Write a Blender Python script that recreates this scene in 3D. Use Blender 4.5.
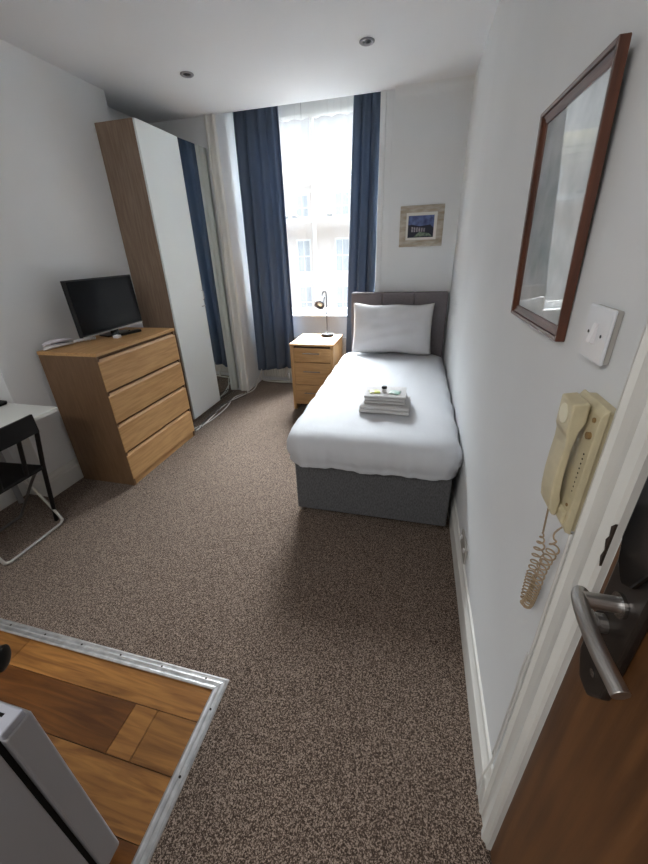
import bpy, bmesh, math, random
from mathutils import Vector, Matrix
for o in list(bpy.data.objects): bpy.data.objects.remove(o)
random.seed(4)
S = bpy.context.scene
C = S.collection
PI = math.pi

# ------------------------------------------------------------------ camera
YAW, PITCH, ROLL = 0.25957, -0.43409, -0.03684
F_PX, PX, PY = 356.58, -2.478, -15.888
cy, sy, cp, sp = math.cos(YAW), math.sin(YAW), math.cos(PITCH), math.sin(PITCH)
fwd = Vector((-sy*cp, cy*cp, sp)); rgt = Vector((cy, sy, 0)); upv = rgt.cross(fwd)
cr, sr = math.cos(ROLL), math.sin(ROLL)
r2 = cr*rgt + sr*upv; u2 = -sr*rgt + cr*upv
cam_d = bpy.data.cameras.new('camera'); cam = bpy.data.objects.new('camera', cam_d); C.objects.link(cam)
M = Matrix((r2, u2, -fwd)).transposed().to_4x4(); M.translation = Vector((-0.3089, 0, 1.5126)); cam.matrix_world = M
cam_d.sensor_fit = 'VERTICAL'; cam_d.sensor_height = 24; cam_d.lens = F_PX/864*24
cam_d.shift_x = -PX/864; cam_d.shift_y = PY/864; cam_d.clip_start = 0.01
S.camera = cam

# ------------------------------------------------------------------ world: overcast sky with an added bright patch
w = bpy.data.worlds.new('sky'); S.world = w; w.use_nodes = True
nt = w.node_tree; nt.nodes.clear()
tc = nt.nodes.new('ShaderNodeTexCoord'); sx = nt.nodes.new('ShaderNodeSeparateXYZ')
mr = nt.nodes.new('ShaderNodeMapRange'); bg = nt.nodes.new('ShaderNodeBackground'); wo = nt.nodes.new('ShaderNodeOutputWorld')
# bright patch added above camera view to light the room, dull sky elsewhere
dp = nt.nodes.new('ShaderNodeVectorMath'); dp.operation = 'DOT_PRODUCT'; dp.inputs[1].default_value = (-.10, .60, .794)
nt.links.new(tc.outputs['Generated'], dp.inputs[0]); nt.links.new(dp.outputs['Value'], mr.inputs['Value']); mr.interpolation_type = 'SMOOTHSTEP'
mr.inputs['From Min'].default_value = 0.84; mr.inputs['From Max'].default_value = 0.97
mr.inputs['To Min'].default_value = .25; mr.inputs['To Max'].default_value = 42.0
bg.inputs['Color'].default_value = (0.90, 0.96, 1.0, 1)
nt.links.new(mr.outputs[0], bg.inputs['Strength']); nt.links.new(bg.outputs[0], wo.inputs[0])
# daylight entering through the window (portal) and an added fill light behind the camera
def area(name, loc, rot, sx_, sy_, power, col=(1, 1, 1), portal=False):
    d = bpy.data.lights.new(name, 'AREA'); d.shape = 'RECTANGLE'; d.size = sx_; d.size_y = sy_; d.energy = power; d.color = col
    o = bpy.data.objects.new(name, d); C.objects.link(o); o.location = loc; o.rotation_euler = rot
    if portal: d.cycles.is_portal = True
    return o
area('window_portal', (-1.35, 4.29, 1.82), (-PI/2, 0, 0), 1.4, 1.95, 1, portal=True)
area('fill_light', (-1.5, -0.9, 2.60), (0, 0, 0), 1.0, 0.6, 8, (1.0, 0.98, 0.95))
S.view_settings.view_transform = 'Standard'; S.view_settings.look = 'None'; S.view_settings.gamma = 1
S.view_settings.use_curve_mapping = False; S.view_settings.exposure = 1.95

# ------------------------------------------------------------------ materials
def lin(c): return tuple((x/255/12.92 if x/255 <= .04045 else ((x/255+.055)/1.055)**2.4) for x in c)
def mat(name, rgb, rough=.6, metal=0, noise=0, nscale=8, bump=0, bscale=200, rgb2=None, stretch=(1, 1, 1), spec=.5, trans=0, coat=0, detail=4):
    m = bpy.data.materials.new(name); m.use_nodes = True; t = m.node_tree; b = t.nodes['Principled BSDF']
    c1 = (*lin(rgb), 1); b.inputs['Base Color'].default_value = c1; b.inputs['Roughness'].default_value = rough
    b.inputs['Metallic'].default_value = metal; b.inputs['Specular IOR Level'].default_value = spec
    b.inputs['Coat Weight'].default_value = coat
    tcn = t.nodes.new('ShaderNodeTexCoord'); mp = t.nodes.new('ShaderNodeMapping'); mp.inputs['Scale'].default_value = stretch
    t.links.new(tcn.outputs['Object'], mp.inputs[0])
    if noise or rgb2:
        n = t.nodes.new('ShaderNodeTexNoise'); n.inputs['Scale'].default_value = nscale; n.inputs['Detail'].default_value = detail
        t.links.new(mp.outputs[0], n.inputs['Vector'])
        r = t.nodes.new('ShaderNodeValToRGB'); t.links.new(n.outputs['Fac'], r.inputs[0])
        c2 = (*lin(rgb2), 1) if rgb2 else tuple(min(1, x*(1-noise)) for x in c1[:3])+(1,)
        r.color_ramp.elements[0].position = .35; r.color_ramp.elements[1].position = .65
        r.color_ramp.elements[0].color = c2; r.color_ramp.elements[1].color = c1
        t.links.new(r.outputs[0], b.inputs['Base Color'])
    if bump:
        n2 = t.nodes.new('ShaderNodeTexNoise'); n2.inputs['Scale'].default_value = bscale; n2.inputs['Detail'].default_value = 3
        t.links.new(mp.outputs[0], n2.inputs['Vector'])
        bm_ = t.nodes.new('ShaderNodeBump'); bm_.inputs['Strength'].default_value = bump; bm_.inputs['Distance'].default_value = .004
        t.links.new(n2.outputs['Fac'], bm_.inputs['Height']); t.links.new(bm_.outputs[0], b.inputs['Normal'])
    return m
def wood(name, a, b_, along, rough=.45, scale=7, spec=.4, coat=0):
    st = [10, 10, 10]; st['xyz'.index(along)] = .8
    m = mat(name, a, rough, 0, rgb2=b_, nscale=scale, stretch=tuple(st), bump=.06, bscale=20, spec=spec, coat=coat, detail=6)
    return m
wall_m = mat('painted_wall', (228, 230, 231), .75, noise=.04, nscale=2, bump=.08, bscale=40)
ceil_m = mat('painted_ceiling', (232, 234, 237), .8, noise=.02, nscale=2)
gloss_w = mat('gloss_white_paint', (226, 225, 220), .4, noise=.05, nscale=6, bump=.05, bscale=30)
sill_m = mat('sill_white', (232, 232, 230), .35)
oak = {ax: wood('oak_veneer_'+ax, (200, 158, 108), (180, 138, 90), ax) for ax in 'xyz'}
oakdark = {ax: wood('oak_veneer_shadow_'+ax, (150, 112, 76), (132, 98, 66), ax) for ax in 'z'}
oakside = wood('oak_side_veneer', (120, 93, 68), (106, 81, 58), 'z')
wardrobe_side = wood('wardrobe_oak_side', (148, 128, 111), (132, 112, 95), 'z')
gap_m = mat('dark_gap', (40, 27, 17), .8)
white_door = mat('white_door_foil', (240, 246, 246), .35)
doorwood = wood('door_walnut', (116, 77, 43), (84, 54, 30), 'z', rough=.4, scale=3, spec=.4)
mahog = wood('mahogany_frame', (104, 62, 42), (78, 44, 30), 'y', rough=.3, spec=.5)
mahog_z = wood('mahogany_frame_upright', (100, 58, 40), (74, 42, 29), 'z', rough=.3, spec=.5)
steel = mat('brushed_steel', (186, 183, 180), .42, 1, noise=.1, nscale=60, stretch=(1, 1, 8))
alu = mat('aluminium_trim', (206, 206, 206), .5, 1, noise=.25, nscale=30)
chrome = mat('chrome', (200, 200, 200), .12, 1)
darkmetal = mat('dark_bronze_plate', (78, 72, 68), .38, .8, noise=.15, nscale=20)
black_gloss = mat('black_gloss', (9, 10, 12), .12)
black_pl = mat('black_plastic', (11, 11, 12), .45, spec=.3)
black_mat = mat('black_rough', (14, 14, 15), .65, spec=.3, bump=.1, bscale=150)
screen_m = mat('tv_screen', (6, 7, 10), .2, spec=.08)
white_pl = mat('white_plastic', (232, 230, 232), .35)
white_appl = mat('appliance_white', (172, 172, 176), .4, bump=.05, bscale=300)
cream = mat('aged_cream_plastic', (208, 196, 162), .45, noise=.14, nscale=30, detail=6)
creamd = mat('cream_cord', (164, 142, 114), .5)
sheet = mat('white_cotton', (198, 200, 204), .85, noise=.02, nscale=5, bump=.5, bscale=9, stretch=(2.2, .8, 1.5))
pillow_m = mat('pillow_cotton', (206, 205, 207), .85, bump=.2, bscale=12)
towel_m = mat('towel_terry', (206, 204, 203), .95, noise=.06, nscale=90, bump=.6, bscale=400)
greyf = mat('grey_weave', (104, 104, 106), .95, rgb2=(78, 78, 80), nscale=220, bump=.5, bscale=500, stretch=(1, 1, .3))
headf = mat('headboard_weave', (128, 121, 124), .95, rgb2=(108, 102, 105), nscale=260, bump=.4, bscale=500)
cable_w = mat('cable_white', (214, 212, 208), .5)
cable_g = mat('cable_grey', (92, 88, 84), .5)
rad_m = mat('radiator_enamel', (214, 212, 206), .4)
socket_m = mat('socket_grey_white', (170, 166, 160), .5)
distress = mat('distressed_frame', (198, 192, 180), .8, rgb2=(166, 152, 132), nscale=9, stretch=(1, 1, 4), bump=.3, bscale=60, detail=8)
mount_m = mat('mount_card', (226, 224, 218), .8)

def carpet_mat():
    m = bpy.data.materials.new('speckled_carpet'); m.use_nodes = True; t = m.node_tree; b = t.nodes['Principled BSDF']
    b.inputs['Roughness'].default_value = 1; b.inputs['Specular IOR Level'].default_value = .1; b.inputs['Sheen Weight'].default_value = .35; b.inputs['Sheen Roughness'].default_value = .4; b.inputs['Sheen Tint'].default_value = (.75, .68, .6, 1)
    tcn = t.nodes.new('ShaderNodeTexCoord')
    v = t.nodes.new('ShaderNodeTexVoronoi'); v.inputs['Scale'].default_value = 420
    t.links.new(tcn.outputs['Object'], v.inputs['Vector'])
    sp_ = t.nodes.new('ShaderNodeSeparateColor'); t.links.new(v.outputs['Color'], sp_.inputs[0])
    n = t.nodes.new('ShaderNodeTexNoise'); n.inputs['Scale'].default_value = 170; n.inputs['Detail'].default_value = 4
    t.links.new(tcn.outputs['Object'], n.inputs['Vector'])
    a = t.nodes.new('ShaderNodeMath'); a.operation = 'MULTIPLY_ADD'; a.inputs[1].default_value = .55
    t.links.new(sp_.outputs[0], a.inputs[0]); t.links.new(n.outputs['Fac'], a.inputs[2])
    r = t.nodes.new('ShaderNodeValToRGB'); t.links.new(a.outputs[0], r.inputs[0])
    e = r.color_ramp.elements; e[0].position = .45; e[0].color = (*lin((46, 36, 30)), 1)
    e[1].position = 1.0; e[1].color = (*lin((154, 137, 124)), 1)
    x = e.new(.78); x.color = (*lin((82, 68, 59)), 1)
    t.links.new(r.outputs[0], b.inputs['Base Color'])
    bu = t.nodes.new('ShaderNodeBump'); bu.inputs['Strength'].default_value = .7; bu.inputs['Distance'].default_value = .004
    t.links.new(a.outputs[0], bu.inputs['Height']); t.links.new(bu.outputs[0], b.inputs['Normal'])
    return m
carpet = carpet_mat()

def plank_mat():
    m = wood('oak_plank', (160, 113, 60), (116, 77, 39), 'x', rough=.38, scale=3.2, spec=.45)
    t = m.node_tree; b = t.nodes['Principled BSDF']
    at_ = t.nodes.new('ShaderNodeAttribute'); at_.attribute_name = 'tone'
    src = b.inputs['Base Color'].links[0].from_socket
    mx = t.nodes.new('ShaderNodeMix'); mx.data_type = 'RGBA'; mx.blend_type = 'MULTIPLY'; mx.inputs['Factor'].default_value = 1
    t.links.new(src, mx.inputs['A']); t.links.new(at_.outputs['Color'], mx.inputs['B']); t.links.new(mx.outputs['Result'], b.inputs['Base Color'])
    # swirling figure on top of the straight grain
    n = [q for q in t.nodes if q.type == 'TEX_NOISE'][0]; n.inputs['Distortion'].default_value = 1.6
    return m
plank_m = plank_mat()

def fabric(name, rgb, rgb2, translucent, transp=0.0, weave=300, noise_scale=6):
    m = bpy.data.materials.new(name); m.use_nodes = True; t = m.node_tree; t.nodes.clear()
    o = t.nodes.new('ShaderNodeOutputMaterial'); d = t.nodes.new('ShaderNodeBsdfDiffuse'); tr = t.nodes.new('ShaderNodeBsdfTranslucent')
    mx = t.nodes.new('ShaderNodeMixShader'); mx.inputs[0].default_value = translucent
    tcn = t.nodes.new('ShaderNodeTexCoord'); n = t.nodes.new('ShaderNodeTexNoise'); n.inputs['Scale'].default_value = noise_scale; n.inputs['Detail'].default_value = 5
    t.links.new(tcn.outputs['Object'], n.inputs['Vector'])
    r = t.nodes.new('ShaderNodeValToRGB'); r.color_ramp.elements[0].color = (*lin(rgb2), 1); r.color_ramp.elements[1].color = (*lin(rgb), 1)
    t.links.new(n.outputs['Fac'], r.inputs[0])
    t.links.new(r.outputs[0], d.inputs[0]); t.links.new(r.outputs[0], tr.inputs[0])
    t.links.new(d.outputs[0], mx.inputs[1]); t.links.new(tr.outputs[0], mx.inputs[2])
    last = mx
    if transp:
        tp = t.nodes.new('ShaderNodeBsdfTransparent'); m2 = t.nodes.new('ShaderNodeMixShader'); m2.inputs[0].default_value = transp
        t.links.new(mx.outputs[0], m2.inputs[1]); t.links.new(tp.outputs[0], m2.inputs[2]); last = m2
    t.links.new(last.outputs[0], o.inputs[0])
    return m
curtain_m = fabric('navy_curtain_cloth', (106, 119, 138), (96, 108, 127), .24)
sheer_m = fabric('sheer_voile', (212, 216, 220), (206, 210, 216), .30, transp=.80)
blind_m = fabric('white_blind_cloth', (236, 236, 234), (230, 230, 228), .4)

def glass_mat():
    m = bpy.data.materials.new('window_glass'); m.use_nodes = True; t = m.node_tree; t.nodes.clear()
    o = t.nodes.new('ShaderNodeOutputMaterial'); g = t.nodes.new('ShaderNodeBsdfGlossy'); g.inputs['Roughness'].default_value = .02
    tp = t.nodes.new('ShaderNodeBsdfTransparent'); mx = t.nodes.new('ShaderNodeMixShader'); fr = t.nodes.new('ShaderNodeFresnel'); fr.inputs[0].default_value = 1.45
    ge = t.nodes.new('ShaderNodeNewGeometry'); sb_ = t.nodes.new('ShaderNodeMath'); sb_.operation = 'SUBTRACT'; sb_.inputs[0].default_value = 1
    ml = t.nodes.new('ShaderNodeMath'); ml.operation = 'MULTIPLY'; t.links.new(ge.outputs['Backfacing'], sb_.inputs[1]); t.links.new(sb_.outputs[0], ml.inputs[0]); t.links.new(fr.outputs[0], ml.inputs[1])
    t.links.new(ml.outputs[0], mx.inputs[0]); t.links.new(tp.outputs[0], mx.inputs[1]); t.links.new(g.outputs[0], mx.inputs[2]); t.links.new(mx.outputs[0], o.inputs[0])
    return m
glass = glass_mat()
mirror_m = mat('mirror_silver', (225, 232, 232), .0, 1)
bpy.data.materials['mirror_silver'].node_tree.nodes['Principled BSDF'].inputs['Roughness'].default_value = 0.0

# ------------------------------------------------------------------ mesh helpers
class MB:
    def __init__(s): s.bm = bmesh.new()
    def box(s, x0, x1, y0, y1, z0, z1, mt=None):
        if mt is None: mt = Matrix()
        v = [s.bm.verts.new(mt @ Vector(p)) for p in ((x0,y0,z0),(x1,y0,z0),(x1,y1,z0),(x0,y1,z0),(x0,y0,z1),(x1,y0,z1),(x1,y1,z1),(x0,y1,z1))]
        for f in ((0,3,2,1),(4,5,6,7),(0,1,5,4),(1,2,6,5),(2,3,7,6),(3,0,4,7)): s.bm.faces.new([v[i] for i in f])
        return s
    def prism(s, pts, axis, a, b):          # pts: 2D outline; axis: extrusion axis
        def P(p, t): q = list(p); q.insert('xyz'.index(axis), t); return Vector(q)
        A = [s.bm.verts.new(P(p, a)) for p in pts]; B = [s.bm.verts.new(P(p, b)) for p in pts]; n = len(pts)
        s.bm.faces.new(A); s.bm.faces.new(B[::-1])
        for i in range(n): s.bm.faces.new((A[i], B[i], B[(i+1) % n], A[(i+1) % n]))
        return s
    def tube(s, pts, r, n=8, cap=True, closed=False):
        pts = [Vector(p) for p in pts]; rings = []; m = len(pts); nrm = None
        for i, p in enumerate(pts):
            if closed: t = (pts[(i+1) % m]-pts[i-1]).normalized()
            else: t = (pts[min(i+1, m-1)]-pts[max(i-1, 0)]).normalized()
            if nrm is None: nrm = t.orthogonal().normalized()
            nrm = (nrm - t*nrm.dot(t)).normalized(); bn = t.cross(nrm)
            rr = r[i] if isinstance(r, (list, tuple)) else r
            rings.append([s.bm.verts.new(p+(nrm*math.cos(2*PI*k/n)+bn*math.sin(2*PI*k/n))*rr) for k in range(n)])
        for i in range(m if closed else m-1):
            A, B = rings[i], rings[(i+1) % m]
            for k in range(n): s.bm.faces.new((A[k], A[(k+1) % n], B[(k+1) % n], B[k]))
        if cap and not closed: s.bm.faces.new(rings[0][::-1]); s.bm.faces.new(rings[-1])
        return s
    def lathe(s, prof, n=24, mt=None):       # profile (r, z), about z
        if mt is None: mt = Matrix()
        rings = [[s.bm.verts.new(mt @ Vector((r*math.cos(2*PI*k/n), r*math.sin(2*PI*k/n), z))) for k in range(n)] for r, z in prof]
        for A, B in zip(rings, rings[1:]):
            for k in range(n): s.bm.faces.new((A[k], A[(k+1) % n], B[(k+1) % n], B[k]))
        s.bm.faces.new(rings[0][::-1]); s.bm.faces.new(rings[-1])
        return s
    def grid(s, fn, nu, nv):
        g = [[s.bm.verts.new(fn(i/nu, j/nv)) for j in range(nv+1)] for i in range(nu+1)]
        for i in range(nu):
            for j in range(nv): s.bm.faces.new((g[i][j], g[i+1][j], g[i+1][j+1], g[i][j+1]))
        return s
    def build(s, name, m, parent=None, bevel=0, smooth=False, solid=0, seg=2, sub=0):
        bmesh.ops.recalc_face_normals(s.bm, faces=s.bm.faces)
        off = Vector((0, 0, 0)); p = parent
        while p is not None: off += p.location; p = p.parent
        if parent is None:
            xs = [v.co.copy() for v in s.bm.verts]
            c = Vector(((min(v.x for v in xs)+max(v.x for v in xs))/2, (min(v.y for v in xs)+max(v.y for v in xs))/2, min(v.z for v in xs)))
            off = c
        for v in s.bm.verts: v.co -= off
        me = bpy.data.meshes.new(name); s.bm.to_mesh(me); s.bm.free(); me.materials.append(m)
        o = bpy.data.objects.new(name, me); C.objects.link(o)
        if parent is None: o.location = off
        else: o.parent = parent
        if solid: q = o.modifiers.new('thick', 'SOLIDIFY'); q.thickness = solid; q.offset = 0
        if bevel: q = o.modifiers.new('bevel', 'BEVEL'); q.width = bevel; q.segments = seg; q.limit_method = 'ANGLE'
        if sub: q = o.modifiers.new('sub', 'SUBSURF'); q.levels = sub; q.render_levels = sub
        if smooth:
            for f in me.polygons: f.use_smooth = True
        return o
def struct(o): o['kind'] = 'structure'; return o
def tag(o, label, cat, group=None, kind=None):
    o['label'] = label; o['category'] = cat
    if group: o['group'] = group
    if kind: o['kind'] = kind
    return o
def thing(name, loc, label, cat, group=None):
    o = bpy.data.objects.new(name, None); C.objects.link(o); o.location = loc; o.empty_display_size = .05
    return tag(o, label, cat, group)
def bez(pts, n=12):                            # Catmull-Rom through points
    P = [Vector(p) for p in pts]; P = [P[0]*2-P[1]]+P+[P[-1]*2-P[-2]]; out = []
    for i in range(1, len(P)-2):
        for k in range(n):
            t = k/n; a, b, c, d = P[i-1:i+3]
            out.append(.5*((2*b)+(c-a)*t+(2*a-5*b+4*c-d)*t*t+(3*b-a-3*c+d)*t**3))
    return out+[P[-2]]

H = 2.661; D = 3.723; XB = -2.697; XA = -2.93; YR = -1.6
# ------------------------------------------------------------------ structure
TX, TY = -.94, .68                              # inner corner of the metal trim
struct(MB().prism([(XA-.1, YR), (TX, YR), (TX, TY), (XA-.1, TY)][::-1], 'z', -.06, -.02).build('floor_base', gap_m))
bpy.data.objects['floor_base'].name = 'floor_underlay'
struct(MB().prism([(TX, YR), (.06, YR), (.06, 4.24), (XA-.1, 4.24), (XA-.1, TY), (TX, TY)], 'z', -.06, 0).build('floor', carpet))
# oak boards of the kitchen floor: one mesh, tone per board
rows = [(.68, .556, [(-3.0, -1.85, .92), (-1.85, -.94, 1.0)]), (.556, .405, [(-3.0, -2.02, .95), (-2.02, -1.215, .70), (-1.215, -1.12, 1.0), (-1.12, -.94, .93)]),
        (.405, .255, [(-3.0, -1.75, .9), (-1.75, -.94, 1.0)]), (.255, .105, [(-3.0, -1.15, .95), (-1.15, -.94, .75)]), (.105, -.05, [(-3, -.94, .9)])]
y = -.05
while y > YR: rows.append((y, max(YR, y-.15), [(-3.0, -1.6, .9), (-1.6, -.94, 1.0)])); y -= .15
bm = bmesh.new(); lay = bm.loops.layers.color.new('tone')
for y1, y0, segs in rows:
    for x0, x1, tn in segs:
        g = .0012
        v = [bm.verts.new(p) for p in ((x0+g, y0+g, -.02), (x1-g, y0+g, -.02), (x1-g, y1-g, -.02), (x0+g, y1-g, -.02), (x0+g, y0+g, -.002), (x1-g, y0+g, -.002), (x1-g, y1-g, -.002), (x0+g, y1-g, -.002))]
        for f in ((0,3,2,1),(4,5,6,7),(0,1,5,4),(1,2,6,5),(2,3,7,6),(3,0,4,7)):
            fc = bm.faces.new([v[i] for i in f])
            for l in fc.loops: l[lay] = (tn, tn*(.98 if tn > .8 else .9), tn*(.96 if tn > .8 else .8), 1)
me = bpy.data.meshes.new('floor'); bm.to_mesh(me); bm.free(); me.materials.append(plank_m)
fo = bpy.data.objects.new('floor', me); C.objects.link(fo); struct(fo)
# metal carpet trims with raised ribs
def rib_trim(a0, a1, mitre, axis):
    b = MB(); prof = [(0, 0), (0, .004), (.006, .007), (.012, .005), (.02, .0055), (.024, .008), (.03, .0055), (.036, .0055), (.04, .007), (.045, .004), (.048, 0)]
    return prof
tb = MB(); prof = rib_trim(0, 0, 0, 'x')
def sweep(path_fn):
    b = MB(); n = len(prof); A = [b.bm.verts.new(path_fn(0, d, z)) for d, z in prof]; B = [b.bm.verts.new(path_fn(1, d, z)) for d, z in prof]
    for i in range(n-1): b.bm.faces.new((A[i], A[i+1], B[i+1], B[i]))
    b.bm.faces.new(A); b.bm.faces.new(B[::-1]); b.bm.faces.new((A[0], B[0], B[-1], A[-1])); return b
struct(sweep(lambda t, d, z: Vector((-3.0 if t == 0 else -.957+d, .662+d, z-.001))).build('trim_1', alu))
struct(sweep(lambda t, d, z: Vector((-.957+d+.001, YR if t == 0 else .661+d, z-.001))).build('trim_2', alu))
screws = MB()
for k in range(9): screws.lathe([(.004, .0), (.004, .0072), (.002, .0078)], 8, Matrix.Translation((-1.0-.2*k, .69, 0)))
for k in range(4): screws.lathe([(.004, .0), (.004, .0072), (.002, .0078)], 8, Matrix.Translation((-.929, .60-.19*k, 0)))
so = screws.build('trim_screw', gap_m, bpy.data.objects['trim_1']); 
# walls
struct(MB().box(0, .12, .475, 4.24, -.06, 2.95).box(0, .12, YR, -.42, -.06, 2.95).box(0, .12, -.42, .475, 2.05, 2.95).build('wall_right', wall_m))
struct(MB().prism([(-3.15, YR), (XA, YR), (XA, 1.524), (XB, 1.524), (XB, 2.975), (XA+.02, 2.975), (XA+.02, 4.24), (-3.15, 4.24)], 'z', -.06, 2.95).build('wall_left', wall_m))
struct(MB().box(-3.1, .12, YR-.12, YR, -.06, 2.95).build('wall_rear', wall_m))
struct(MB().box(-3.1, -2.19, D, 4.24, -.06, 2.95)
       .box(-.70, .12, D, 4.24, -.06, 2.95).box(-2.19, -.70, 4.13, 4.24, -.06, .82).box(-2.19, -2.1, 4.13, 4.24, .82, 2.95).box(-2.1, -.70, D, 4.24, 2.88, 2.95).box(-2.19, -2.1, D, 4.13, 2.88, 2.95).build('wall_back', wall_m))
struct(MB().box(-3.1, .12, YR-.1, D+.004, H, 2.95).build('ceiling', ceil_m))
# gentle cove where ceiling meets the end wall on the right
pts = [(D, H-.0), (D, H-.07)]+[(D-.07+.07*math.cos(a), H-.07+.07*math.sin(a)) for a in [PI/2*k/8 for k in range(1, 8)]]+[(D-.07, H)]
struct(MB().prism(pts, 'x', -.585, 0).build('trim_3', wall_m, smooth=False))
# baseboards
def bb(name, pts_fn): pass
sk = [(0, 0), (.018, 0), (.018, .115), (.013, .125), (.015, .135), (.009, .15), (.007, .165), (0, .17)]
def skirt_y(name, xw, sgn, y0, y1): struct(MB().prism([(xw+sgn*a, z) for a, z in sk], 'y', y0, y1).build(name, gloss_w))
def skirt_x(name, yw, sgn, x0, x1, ob=None): struct(MB().prism([(yw+sgn*a, z) for a, z in sk], 'x', x0, x1).build(name, gloss_w))
skirt_y('baseboard_right', 0, -1, .557, D)
skirt_y('baseboard_left', XB, 1, 1.524-.018, 2.975)
skirt_y('baseboard_alcove', XA, 1, .7, 1.524)
skirt_x('baseboard_chimney', 1.524, -1, XA, XB)
skirt_x('baseboard_back', D, -1, -.57, 0)
# door frame casing (right wall) and door
cas = [(-.560, 0), (-.560, -.016), (-.548, -.02), (-.541, -.014), (-.52, -.013), (-.510, -.019), (-.494, -.021), (-.486, -.012), (-.476, -.010), (-.476, 0)]
struct(MB().prism([(x, -yy) for yy, x in cas], 'z', 0, 2.12).build('trim_4', gloss_w))
struct(MB().box(-.02, 0, -.5, -.42, 0, 2.12).box(-.02, 0, -.5, .474, 2.05, 2.13).build('trim_5', gloss_w))
dr = struct(MB().box(-.002, .04, -.42, .4735, .004, 2.05).build('door_1', doorwood, bevel=.002))
# worn, chipped frame edge beside the lock
# door plate, lever handle, reader
pl = MB().prism([(.370, 1.45), (.370, .925), (.395, .888), (.424, .888), (.446, .925), (.446, 1.45)], 'x', -.016, -.0021).build('lock_plate', darkmetal, dr, bevel=.004)
MB().prism([(.376, 1.44), (.376, 1.16), (.392, 1.118), (.412, 1.106), (.432, 1.125), (.442, 1.16), (.442, 1.44)], 'x', -.024, -.0165).build('key_reader', black_gloss, dr, bevel=.003)
lv = MB().tube([(-.0165, .404, 1.075), (-.021, .404, 1.075)], .0165, 24).build('handle_collar', chrome, dr, smooth=False)
lev = bez([(-.058, .418, 1.073), (-.066, .402, 1.076), (-.072, .37, 1.080), (-.073, .33, 1.079), (-.067, .285, 1.073)], 8)
MB().tube([(-.02, .404, 1.075), (-.062, .404, 1.0755)], .0105, 20).tube(lev, .0098, 20).build('lever_handle', steel, dr, smooth=False, bevel=.001)
MB().tube([(-.0165, .400, .935), (-.0175, .400, .935)], .006, 12).build('plate_screw', chrome, dr)
MB().tube([(-.0165, .418, 1.02), (-.028, .418, 1.02)], .013, 16).box(-.034, -.027, .405, .431, 1.012, 1.028).build('thumb_turn', steel, dr)
# broken paint chip at the strike
struct(MB().prism([(-.4765, 1.07), (-.482, 1.085), (-.4785, 1.10), (-.4845, 1.115), (-.480, 1.125), (-.4835, 1.14), (-.4765, 1.15)], 'x', -.0135, -.0095).build('trim_6', mat('chipped_wood', (58, 44, 34), .9, noise=.5, nscale=80)))
ob = bpy.data.objects['trim_6']
for v in ob.data.vertices: v.co.y *= -1
ob.location.y *= -1
# window surround mouldings
mo = [(-2.295, D), (-2.295, D-.018), (-2.282, D-.026), (-2.272, D-.026), (-2.262, D-.016), (-2.235, D-.016), (-2.225, D-.026), (-2.2, D-.03), (-2.188, D-.02), (-2.188, D)]
struct(MB().prism(mo, 'z', 0, H).build('trim_7', gloss_w))
mo2 = [(-x-2.84, y_) for x, y_ in mo]
struct(MB().prism([(-.702, D), (-.702, D-.012), (-.66, D-.012), (-.652, D-.006), (-.60, D-.005), (-.60, D)], 'z', 0, H).build('trim_8', wall_m))

# ------------------------------------------------------------------ window
WX0, WX1, WZ0, WZ1 = -2.1, -.735, .835, 2.88; WC = (WX0+WX1)/2; YM = 4.14
wi = struct(MB().box(WX0, WX0+.05, YM, YM+.09, WZ0, WZ1).box(WX1-.05, WX1+.03, YM, YM+.09, WZ0, WZ1).box(WX0+.05, WX1-.05, YM, YM+.09, WZ1-.07, WZ1).box(WX0+.05, WX1-.05, YM, YM+.09, WZ0-.02, WZ0+.02).build('window_1', gloss_w))
def sash(y0, z0, z1, rb):
    a, b = WX0+.05, WX1-.05
    f = MB().box(a, a+.045, y0, y0+.035, z0, z1).box(b-.045, b, y0, y0+.035, z0, z1).box(a+.045, b-.045, y0, y0+.035, z1-.045, z1).box(a+.045, b-.045, y0, y0+.035, z0, z0+rb).box(WC-.016, WC+.016, y0+.004, y0+.031, z0+rb, z1-.045).build('sash', gloss_w, wi)
    MB().box(a+.045, WC-.016, y0+.015, y0+.019, z0+rb, z1-.045).box(WC+.016, b-.045, y0+.015, y0+.019, z0+rb, z1-.045).build('window_pane', glass, f)
sash(YM+.046, 1.80, WZ1-.07, .04); sash(YM+.004, WZ0+.02, 1.845, .055)
for x in (-1.72, -1.62, -1.24): MB().box(x-.03, x+.03, YM-.012, YM+.01, 1.835, 1.86).build('sash_fastener', mat('dark_brass', (70, 64, 56), .4, .8), wi, bevel=.004)
MB().box(-2.188, -.702, 4.06, YM+.0, .821, .842).build('window_sill', sill_m, wi, bevel=.006)
# white blind with scalloped hem
bl = thing('roller_blind', (WC, 4.11, 2.64), 'rolled white blind with scalloped hem at the window top', 'blind')
def hem(u, v):
    x = WX0+.02+u*(WX1-WX0-.04); zb = 2.645+.016*abs(math.sin(u*PI*9)); return Vector((x, 4.105, zb+(2.85-zb)*v))
MB().grid(hem, 90, 3).build('blind_cloth', blind_m, bl, solid=.003)
MB().tube([(WX0+.02, 4.112, 2.845), (WX1-.02, 4.112, 2.845)], .02, 14).build('roller', white_pl, bl)

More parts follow.
